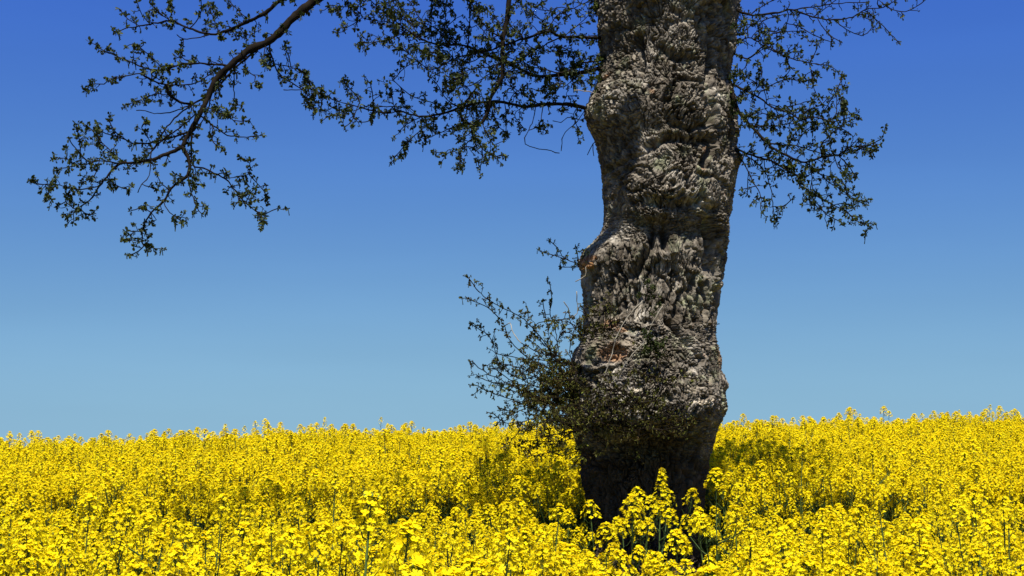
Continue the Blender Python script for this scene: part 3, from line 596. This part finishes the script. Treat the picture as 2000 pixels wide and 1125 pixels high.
limb('branch', Z3, (9.4, 8.5), [
    ([(50,690),(90,710),(160,740),(260,770),(330,810),(390,845),(430,905),(500,950),(560,980),(620,1010),(660,1050),(720,1072)], 13, 4), ([(420,775),(470,810),(520,860),(600,910),(650,950),(720,965)], 6, 4), ([(430,905),(470,960),(520,1020),(580,1055)], 5, 4), ([(640,940),(600,870),(560,840)], 4, 3), ([(260,770),(290,830),(350,800)], 4, 3), ([(620,910),(660,930)], 4, 3), ([(560,980),(610,970)], 4, 3), ([(390,845),(410,830)], 4, 3)], **RB)
limb('branch', Z3, (9.4, 8.8), [
    ([(50,680),(95,720),(140,800),(170,860),(210,940),(210,1010)], 8, 4), ([(110,720),(150,750),(220,810),(260,910),(270,1000),(275,1060)], 7, 4), ([(150,830),(145,930)], 4, 3), ([(170,900),(120,905)], 4, 3), ([(270,980),(320,985),(365,945)], 4, 3), ([(210,940),(180,960)], 4, 3), ([(220,810),(290,800),(340,830)], 4, 3)],
    twig_every=13, tw=(5, 20), leaf_px=6.0, clus=(6, 9), density=.9, spread=.3)

# shoots sprouting low on the trunk
Z6 = (900, 520, 2.813)
fan = []
for k in range(38):
    bx, by = rng.uniform(560, 690), rng.uniform(520, 880); a = rng.uniform(2.2, 3.7); L = rng.uniform(90, 360)
    fan.append(([(bx, by), (bx + L * .5 * math.cos(a) + rng.uniform(-15, 15), by - L * .5 * math.sin(a) * .75 + rng.uniform(-20, 20)), (bx + L * math.cos(a), by - L * math.sin(a) * .75 - 20)], 5, 3))
limb('shoots', Z6, (9.25, 9.0), [
    ([(640,720),(570,600),(500,480),(430,380),(330,280),(200,215),(110,150),(35,55)], 9, 4), ([(620,700),(450,560),(330,470),(260,390),(230,310),(150,230),(45,180)], 7, 4), ([(640,790),(500,700),(370,640),(260,580),(200,500),(160,390),(60,320)], 7, 4),
    ([(650,810),(600,790),(400,720),(250,640),(150,590),(65,530)], 8, 4), ([(660,880),(560,840),(420,790),(300,740),(180,700),(75,650)], 7, 4), ([(440,800),(320,760),(240,850),(180,810)], 5, 3), ([(600,850),(430,830),(320,860),(240,860)], 6, 3), ([(560,560),(520,350),(490,260),(500,200),(490,100)], 6, 3), ([(560,590),(490,400),(470,300),(450,190)], 5, 3),
    ([(400,340),(430,310),(500,300),(600,285)], 6, 3), ([(640,260),(638,190),(636,140)], 3, 2), ([(610,280),(590,230),(565,195)], 3, 3), ([(330,420),(290,370),(270,310)], 3, 3), ([(620,640),(540,520),(420,470),(330,410)], 5, 3), ([(640,620),(600,480),(620,360),(660,290)], 5, 3), ([(640,760),(560,640),(440,600),(350,520)], 5, 3), ([(640,840),(520,760),(380,700),(280,660)], 5, 3), ([(620,720),(480,640),(330,560),(180,530)], 5, 3), ([(400,720),(330,660),(180,640),(100,610)], 4, 3), ([(700,360),(640,380),(560,360),(520,420)], 5, 3), ([(360,300),(370,260),(365,230)], 4, 3), ([(660,900),(560,880),(420,790)], 5, 3), ([(480,560),(400,520),(300,500),(200,470)], 4, 3), ([(520,650),(420,660),(300,640),(180,560)], 4, 3), ([(600,720),(500,740),(400,760),(300,800),(215,780)], 4, 3)] + fan,
    twig_every=7.5, tw=(5, 24), leaf_px=4.8, clus=(5, 9), density=1, spread=.45, leaf_mat=M_BRONZE, dy=.45, bare=(10, 11, 12), label='bushy bronze-green shoots sprouting from the bulge low on the trunk')
limb('shoots', Z6, (9.0, 8.6), [
    ([(700,1000),(640,1005),(560,1010),(450,1030),(370,1045)], 7, 3), ([(700,920),(650,930),(560,960),(440,960),(340,960)], 6, 3), ([(720,1030),(690,1040),(640,1070),(610,1110)], 4, 3), ([(560,1010),(500,960),(450,920)], 4, 3), ([(450,960),(380,1000),(300,980)], 3, 3), ([(420,880),(330,900),(245,1005)], 3, 2), ([(650,990),(560,1040),(480,1010)], 4, 3)],
    twig_every=8.5, tw=(5, 20), leaf_px=5.4, clus=(5, 8), density=.95, spread=.35, leaf_mat=M_BRONZE, label='thin leafy shoots hanging in front of the yellow flowers')
front = [([(720,760),(790,600),(840,450),(850,400)], 8, 4), ([(850,400),(910,290),(1000,190)], 5, 3), ([(830,640),(930,500),(1000,420),(1060,300),(1110,220)], 6, 3), ([(870,390),(1000,440),(1130,510),(1200,620)], 6, 3), ([(760,860),(900,850),(1050,900),(1230,880)], 4, 3), ([(720,900),(830,980),(1000,1080)], 4, 3)]
for k in range(78):
    bx, by = rng.uniform(610, 1110), 900 - 380 * rng.random() ** 1.5; a = rng.uniform(-.4, math.pi + .4); L = rng.uniform(70, 260)
    ex, ey = bx + L * math.cos(a) * 1.2, by + (L * math.sin(a)) * (.45 if math.sin(a) > 0 else .8)
    ex = min(ex, 1290); front.append(([(bx, by), ((bx + ex) / 2 + rng.uniform(-25, 25), (by + ey) / 2 + rng.uniform(-30, 10)), (ex, ey)], 4, 3))
for k in range(20):
    bx, by = rng.uniform(680, 850), rng.uniform(240, 420); L = rng.uniform(50, 130); a = rng.uniform(math.pi * .6, math.pi * 1.6)
    front.append(([(bx, by), (bx + L * math.cos(a) * .5 + rng.uniform(-12, 12), by + L * math.sin(a) * .5), (bx + L * math.cos(a), by + L * math.sin(a))], 4, 3))
def front_shoots():
    o = None
    parts = [(front[:1] + front[1:4], (8.86, 8.8), 1.0), (front[4:84], (8.72, 8.55), 1.0), (front[84:], (9.02, 8.95), 1.0)]
    for pl, yy, de in parts:
        limb('shoots', Z6, yy, pl, twig_every=9.5, tw=(5, 24), leaf_px=4.0, clus=(3, 7), density=de, spread=.42, leaf_mat=M_BRONZE, dy=.10, bare=(0, 1, 2) if yy[0] == 8.86 else ())
front_shoots()
limb('shoots', (1060, 420, 2.8125), (8.93, 8.88), [([(560,470),(575,420),(580,370)], 5, 3), ([(570,450),(540,430)], 4, 3), ([(570,420),(610,400)], 4, 3), ([(575,480),(640,450)], 4, 3), ([(560,500),(600,540),(640,500)], 4, 3)], twig_every=7, tw=(4, 12), leaf_px=4.6, clus=(5, 8), density=1, dy=.02, label='small tuft of green leaves high on the front of the trunk')
limb('shoots', (1060, 420, 2.8125), (8.80, 8.76), [([(560,720),(600,690),(650,720)], 5, 3), ([(580,700),(590,660)], 4, 3), ([(600,690),(570,650)], 4, 3), ([(600,700),(560,720)], 4, 3), ([(610,700),(640,760)], 4, 3), ([(600,690),(650,690)], 4, 3), ([(570,740),(630,740)], 4, 3)], twig_every=5, tw=(4, 12), leaf_px=4.8, clus=(6, 9), density=1, dy=.02, label='dense tuft of fresh green leaves beside the hollow')
limb('shoots', (1060, 420, 2.8125), (9.2, 9.1), [
    ([(235,285),(200,270),(150,250),(90,230),(40,215),(0,205)], 6, 3), ([(150,245),(110,230),(80,180),(40,145)], 5, 3), ([(210,260),(190,220),(180,190)], 5, 3), ([(220,270),(160,285),(100,285)], 5, 3), ([(230,250),(215,215),(225,190)], 5, 3), ([(235,335),(210,350),(180,365)], 4, 2)],
    twig_every=8, tw=(4, 13), leaf_px=4.8, clus=(4, 7), density=1, spread=.3, dy=.06, bare=(5,), label='small leafy sprout on the broken stub')
limb('dead_twig', (1060, 420, 2.8125), (9.5, 9.45), [([(920,620),(940,605),(970,597)], 4, 3)], density=0, label='short bare twig at the edge of the trunk')

# broken stub: splintered orange wood at the edge of the trunk
def broken_stub():
    tb = TB(); c = px2w(1146, 516, 9.32)
    for k in range(16):
        a = rng.uniform(-.9, .9); b = c + np.array([rng.uniform(-.01, .07), rng.uniform(-.07, .04), rng.uniform(-.03, .035)])
        e = b + np.array([-rng.uniform(.02, .06), -rng.uniform(0, .05), rng.uniform(-.025, .03)])
        tb.tube(np.array([b, (b + e) / 2 + rng.normal(size=3) * .005, e]) - T0, [rng.uniform(.008, .018), rng.uniform(.006, .012), .002], 5, 0)
    m = twig_material('splintered_wood', (.12, .055, .02), (.34, .19, .09))
    o = link('broken_stub', tb.mesh('broken_stub'), tree, [m]); o['label'] = 'broken branch stub of splintered orange-brown wood'
broken_stub()

# the crown above the picture: it carries the limbs and shades them
def crown():
    def grow(tb, lf, p, d, L, r, depth):
        n = 7; c = [p]; d = unit(d)
        for k in range(n):
            d = unit(d + rng.normal(size=3) * .16 + np.array([0, 0, .03 if depth < 2 else -.03])); c.append(c[-1] + d * L / n)
        c = np.array(c); tb.tube(c, np.linspace(r, r * .45, n + 1), 8 if depth == 0 else 5, 0)
        if depth >= 3:
            for k in range(1, n + 1):
                if rng.random() < .25: rosette(lf, c[k] + rng.normal(size=3) * .05, d, .042, 5)
            return
        for k in range(2, n + 1):
            for _ in range(2 if depth else 1):
                if rng.random() < (.85 if depth else 1):
                    v = unit(np.cross(d, rng.normal(size=3))); grow(tb, lf, c[k], unit(d * .6 + v * .9), L * rng.uniform(.38, .55), r * .42, depth + 1)
    top = np.array([px2w(1310, 0, YT)[0] + .12, YT, 6.3])
    for d, L, r in [((-.22, -.05, 1), 2.0, .20), ((.2, .15, 1), 2.0, .19), ((-.03, .3, 1), 1.9, .18)]:
        tb, lf = TB(), TB(); grow(tb, lf, top - T0 + np.array(d) * .1, np.array(d), L, r, 0)
        o = link('crown_branch', tb.mesh('crown_branch', True), tree, [M_TWIG]); f = link('foliage', lf.mesh('foliage'), o, [M_LEAF]); f['kind'] = 'stuff'
crown()

# ------------------------------------------------------------------ rapeseed: prototypes with stem, leaves and flower heads
def flower(tb, c, d, size, tone):
    d = unit(d); a = unit(np.cross(d, rng.normal(size=3))); b = np.cross(d, a)
    V, T = [], []
    for k in range(4):
        an = k * math.pi / 2 + rng.uniform(-.2, .2); u = math.cos(an) * a + math.sin(an) * b; w = -math.sin(an) * a + math.cos(an) * b
        cup = rng.uniform(.05, .45); u = unit(u + d * cup); s = size * rng.uniform(.85, 1.1); i = len(V)
        V += [c, c + s * (.62 * u - .44 * w) + d * s * .04, c + s * (1.0 * u - .24 * w), c + s * (1.0 * u + .24 * w), c + s * (.62 * u + .44 * w) + d * s * .04]
        T += [(i, i + 1, i + 2), (i, i + 2, i + 3), (i, i + 3, i + 4)]
    tb.add(V, T, 0, tone)

def bud(tb, c, d, s, tone):
    d = unit(d); a = unit(np.cross(d, (.3, .5, .8))) * s * .42; b = np.cross(d, a)
    tb.add([c - d * s * .4, c + a, c + b, c - a, c - b, c + d * s * .9], [(0, 2, 1), (0, 3, 2), (0, 4, 3), (0, 1, 4), (5, 1, 2), (5, 2, 3), (5, 3, 4), (5, 4, 1)], 1, tone)

def raceme(top, d, n, ped, H, fsize, pods):
    """flowers crowd round the top of the axis in a dome, buds above them, thin pods below"""
    tb = TB(); d = unit(d); a = unit(np.cross(d, (.2, .9, .1))); b = np.cross(d, a)
    tb.tube([top - d * (H + .03), top], [.0022, .0013], 4, 1, .6)
    for k in range(7):
        an = k * 2.4; rr = .0045 * math.sqrt(k); bud(tb, top + d * (.006 - .0007 * k) + rr * (math.cos(an) * a + math.sin(an) * b), d + .3 * (math.cos(an) * a + math.sin(an) * b), .0075, rng.uniform(.75, 1))
    for k in range(n):
        t = (k + .5) / n; an = k * 2.39996 + rng.normal() * .25; out = math.cos(an) * a + math.sin(an) * b
        el = R(28 + 66 * t + rng.normal() * 8); L = ped * (.30 + .75 * t ** .6) * rng.uniform(.85, 1.15)
        base = top - d * H * t ** 1.1; v = math.sin(el) * out + math.cos(el) * d
        tip = base + v * L
        w = unit(np.cross(v, d + .01)) * .0008
        tb.add([base - w, base + w, tip + w, tip - w], [(0, 1, 2), (0, 2, 3)], 1, .8)
        flower(tb, tip, unit(v * .8 + d * .45 + rng.normal(size=3) * .28), fsize * rng.uniform(.85, 1.12), np.clip(rng.normal(.5, .22) , 0, 1))
    for k in range(pods):
        an = k * 2.4; out = math.cos(an) * a + math.sin(an) * b; base = top - d * (H + .012 + .010 * k); L = rng.uniform(.028, .05)
        m1 = base + (out * .8 + d * .35) * L * .5; e = m1 + (out * .55 + d * .8) * L * .6
        tb.tube([base, m1, e], [.0007, .0011, .0004], 3, 1, rng.uniform(.3, .7))
    return tb

def plant(kind):
    """returns (stem TB, [leaf TB], [flower head TB], height)"""
    st = TB(); heads, leaves = [], []
    H = 1.22
    lean = rng.normal(size=2) * .05
    zz = np.linspace(0, H, 9); axis = np.column_stack([lean[0] * (zz / H) ** 1.6 + .008 * np.sin(zz * 5 + rng.random() * 6), lean[1] * (zz / H) ** 1.6 + .008 * np.cos(zz * 4 + rng.random() * 6), zz])
    st.tube(axis[:-1] if kind else axis[:-1], np.linspace(.0075, .0026, 8), 6, 0, .45)
    st.tube(axis[-2:], [.0026, .0018], 5, 0, .6)
    dtop = unit(axis[-1] - axis[-2])
    tall = kind == 'spike'
    if kind == 'thin': heads.append(raceme(axis[-1] + dtop * .04, dtop, 32, .026, .05, .0078, 8))
    elif tall: heads.append(raceme(axis[-1] + dtop * .05, dtop, 56, .030, .13, .0085, 10))
    else: heads.append(raceme(axis[-1] + dtop * .05, dtop, int(rng.integers(74, 92)), .046, .072, .0088, 9))
    nb = {'thin': 3, 'spike': 3}.get(kind, int(rng.integers(5, 8)))
    for k in range(nb):
        z0 = rng.uniform(.55, .98) * H * .92; an = k * 2.4 + rng.normal() * .3
        p0 = np.array([np.interp(z0, zz, axis[:, 0]), np.interp(z0, zz, axis[:, 1]), z0]); out = np.array([math.cos(an), math.sin(an), 0])
        ztop = H * rng.uniform(.80, 1.0); L = ztop - z0 if ztop - z0 > .12 else .12
        ro = rng.uniform(.07, .17)
        c = np.array([p0, p0 + out * ro * .55 + np.array([0, 0, L * .35]), p0 + out * ro * .9 + np.array([0, 0, L * .7]), p0 + out * ro + np.array([0, 0, L])])
        c = catmull(c, .06); st.tube(c, np.linspace(.0034, .0019, len(c)), 5, 0, .5)
        d = unit(unit(c[-1] - c[-2]) + np.array([0, 0, .5]))
        heads.append(raceme(c[-1] + d * .035, d, int(rng.integers(34, 54)), rng.uniform(.028, .039), rng.uniform(.045, .062), .0083, 6))
        lb = TB(); leaf2(lb, p0, out * .8 + np.array([0, 0, .5]), rng.uniform(.06, .11), .22); leaves.append(lb)
    for k in range(4):                       # broad lower leaves
        z0 = rng.uniform(.15, .55); an = rng.random() * 6.28; lb = TB()
        leaf2(lb, np.array([np.interp(z0, zz, axis[:, 0]), np.interp(z0, zz, axis[:, 1]), z0]), np.array([math.cos(an), math.sin(an), rng.uniform(-.1, .5)]), rng.uniform(.13, .24), .32); leaves.append(lb)
    return st, leaves, heads

def leaf2(tb, p, d, L, wid):
    d = unit(d); s = unit(np.cross(d, (0, 0, 1))); V = []; n = 5
    for k in range(n + 1):
        t = k / n; w = wid * L * math.sin(math.pi * min(1, .12 + t * .88)) * (1 + .25 * math.sin(k * 2.3)); c = p + d * L * t + np.array([0, 0, -.45 * L * t * t])
        V += [c - s * w / 2 + np.array([0, 0, .12 * w]), c, c + s * w / 2 + np.array([0, 0, .12 * w])]
    T = []
    for k in range(n):
        i = 3 * k; T += [(i, i + 1, i + 4), (i, i + 4, i + 3), (i + 1, i + 2, i + 5), (i + 1, i + 5, i + 4)]
    tb.add(V, T, 0, rng.uniform(.1, .5))

KINDS = ['bushy'] * 7 + ['thin'] * 2 + ['spike']
PROTO, JOINED, TOPS = [], [], []
for kd in KINDS:
    st, lv, hd = plant(kd)
    parts = []
    m = st.mesh('stem', True); m.materials.append(M_GREEN); parts.append(('stem', m))
    for t in lv: m = t.mesh('leaf', True); m.materials.append(M_GREEN); parts.append(('leaf', m))
    for t in hd: m = t.mesh('flower_head'); m.materials.append(M_PETAL); m.materials.append(M_GREEN); parts.append(('flower_head', m))
    PROTO.append(parts); hv = np.concatenate(hd[0].V); TOPS.append(np.array([hv[:, 0].mean(), hv[:, 1].mean(), max(np.concatenate(h.V)[:, 2].max() for h in hd)]))
    j = TB()
    for t, green in [(st, 1)] + [(x, 1) for x in lv] + [(x, 0) for x in hd]:
        for V, T, Mi, to in zip(t.V, t.T, t.M, t.tone):
            pass
        off = j.n
        j.V += t.V; j.T += [T + off for T in t.T]; j.M += [np.ones_like(x) if green else x for x in t.M]; j.tone += t.tone; j.n += t.n
    me = j.mesh('rapeseed_plant'); me.materials.append(M_PETAL); me.materials.append(M_GREEN); JOINED.append(me)

def place_plant(k, x, y, rot, s, label, group, tilt=(0, 0)):
    o = bpy.data.objects.new('rapeseed_plant', None); col.objects.link(o)
    o.location = (x, y, float(ground_z(x, y))); o.rotation_euler = (tilt[0], tilt[1], rot); o.scale = (s, s, s)
    tag(o, label, 'flowering plant', group)
    for nm, me in PROTO[k]:
        c = bpy.data.objects.new(nm, me); col.objects.link(c); c.parent = o
    return o

# plants that stand out: (px, py of the top, depth, kind, label)
SOLO = [(1292, 912, 6.6, 9, 'tallest rapeseed spike, rising against the black foot of the trunk'),
        (1236, 963, 6.0, 0, 'rapeseed plant with a big round head against the left half of the black trunk foot'),
        (1270, 966, 6.3, 7, 'slim rapeseed plant between the tallest spike and the big round head'),
        (1398, 912, 7.4, 4, 'tall rapeseed plant touching the right edge of the trunk foot'),
        (1322, 1032, 5.6, 1, 'low broad-headed rapeseed plant before the trunk foot, right of the tallest spike'),
        (1184, 1018, 5.8, 2, 'rapeseed plant at the left edge of the black trunk foot'),
        (655, 925, 5.9, 8, 'tall thin rapeseed plant rising over the front row, far left of the trunk'),
        (175, 962, 5.6, 3, 'tall rapeseed plant near the left end of the front row'),
        (290, 968, 5.6, 5, 'tall rapeseed plant second from the left end of the front row'),
        (990, 978, 5.7, 6, 'tall rapeseed plant at the middle of the front row, left of the trunk'),
        (1715, 965, 5.8, 7, 'tall rapeseed plant standing up from the front row right of the trunk'),
        (1435, 985, 5.6, 3, 'bushy rapeseed plant just right of the trunk foot')]
taken = []
for px, py, Y, k, lab in SOLO:
    w = px2w(px, py, Y); g = float(ground_z(w[0], Y)); top = TOPS[k]
    s = (w[2] - g) / top[2]; rz = rng.random() * 6.28
    place_plant(k, w[0] - s * (math.cos(rz) * top[0] - math.sin(rz) * top[1]), Y - s * (math.sin(rz) * top[0] + math.cos(rz) * top[1]), rz, s, lab, 'rapeseed plants in the front row'); taken.append((w[0], Y))

def scatter(x0, x1, y0, y1, cell):
    gx, gy = np.meshgrid(np.arange(x0, x1, cell), np.arange(y0, y1, cell)); n = gx.size
    return gx.ravel() + rng.uniform(0, 1, n) * cell, gy.ravel() + rng.uniform(0, 1, n) * cell

def visible(x, y, pad=0.2): return np.abs(x) < y * math.tan(HFOV / 2) + pad

X, Y = scatter(-11, 11, 2.4, 27, .158)
keep = np.hypot(X - TX, Y - YT) > .62
gap = (Y > 6.2) & (Y < 9.1)                  # thinner, lower crop between the front strip and the field
keep &= ~gap | (rng.random(len(X)) < .85)
keep &= (Y > 6.2) | (rng.random(len(X)) < .72)
keep &= np.abs(X) < Y * .364 + 2.6
front_tree = (X / Y > .043) & (X / Y < .148) & (Y > 5.3) & (Y < 9.2)
keep &= ~front_tree | (rng.random(len(X)) < .15)
X, Y = X[keep], Y[keep]
S = np.clip(rng.normal(1.0, .045, len(X)), .86, 1.13)
S = np.where((Y > 6.2) & (Y < 9.1), S * rng.uniform(.74, .92, len(X)), S)
S = np.where((Y > 9.1) & (rng.random(len(X)) < .15), S + rng.uniform(.04, .13, len(X)), S)
S = np.where(Y < 6.2, S * rng.uniform(.84, 1.07, len(X)), S)
S = np.where((X / Y > .043) & (X / Y < .148) & (Y > 5.3) & (Y < 9.2), S * .68, S)
S = np.where((X / Y > .043) & (X / Y < .148) & (Y > 4.6) & (Y <= 5.3), S * .93, S)
K = rng.integers(0, len(KINDS), len(X)); K = np.where((K == 9) & (rng.random(len(X)) < .6), rng.integers(0, 7, len(X)), K)
RZ = rng.random(len(X)) * 6.283; TL = rng.normal(size=(len(X), 2)) * .05
near = np.where(visible(X, Y) & (Y > 3.5))[0]; near = near[np.argsort(Y[near])][:288]
single = np.zeros(len(X), bool); single[near] = True
for i in near:
    place_plant(int(K[i]), float(X[i]), float(Y[i]), float(RZ[i]), float(S[i]), 'yellow flowering rapeseed plant crowded among its like in the front strip', 'rapeseed plants in the front row', tuple(TL[i]))

# the rest of the crop: one object whose nodes set out the plants
def field():
    src = bpy.data.collections.new('rapeseed_sources')     # kept out of the scene
    for k, me in enumerate(JOINED):
        o = bpy.data.objects.new('rapeseed_source.%03d' % k, me); src.objects.link(o)
    r = ~single; P = np.column_stack([X[r], Y[r], ground_z(X[r], Y[r])]).astype(np.float32); n = len(P)
    me = bpy.data.meshes.new('rapeseed_field'); me.vertices.add(n); me.vertices.foreach_set('co', P.ravel())
    a = me.attributes.new('idx', 'INT', 'POINT'); a.data.foreach_set('value', K[r].astype(np.int32))
    a = me.attributes.new('rot', 'FLOAT_VECTOR', 'POINT'); a.data.foreach_set('vector', np.column_stack([TL[r], RZ[r]]).astype(np.float32).ravel())
    a = me.attributes.new('scl', 'FLOAT', 'POINT'); a.data.foreach_set('value', S[r].astype(np.float32))
    o = link('rapeseed_field', me)
    tag(o, 'dense yellow rapeseed crop covering the slope up to the crest', kind='stuff')
    g = bpy.data.node_groups.new('crop', 'GeometryNodeTree')
    g.interface.new_socket('Geometry', in_out='INPUT', socket_type='NodeSocketGeometry'); g.interface.new_socket('Geometry', in_out='OUTPUT', socket_type='NodeSocketGeometry')
    N, Lk = g.nodes, g.links
    gi, go = N.new('NodeGroupInput'), N.new('NodeGroupOutput')
    ci = N.new('GeometryNodeCollectionInfo'); ci.inputs['Collection'].default_value = src; ci.inputs['Separate Children'].default_value = True; ci.inputs['Reset Children'].default_value = True
    ip = N.new('GeometryNodeInstanceOnPoints'); ip.inputs['Pick Instance'].default_value = True
    def attr(nm, ty):
        q = N.new('GeometryNodeInputNamedAttribute'); q.data_type = ty; q.inputs[0].default_value = nm; return q.outputs[0]
    er = N.new('FunctionNodeEulerToRotation'); Lk.new(attr('rot', 'FLOAT_VECTOR'), er.inputs[0])
    Lk.new(gi.outputs[0], ip.inputs['Points']); Lk.new(ci.outputs[0], ip.inputs['Instance']); Lk.new(attr('idx', 'INT'), ip.inputs['Instance Index'])
    Lk.new(er.outputs[0], ip.inputs['Rotation']); Lk.new(attr('scl', 'FLOAT'), ip.inputs['Scale']); Lk.new(ip.outputs[0], go.inputs[0])
    md = o.modifiers.new('crop', 'NODES'); md.node_group = g
field()
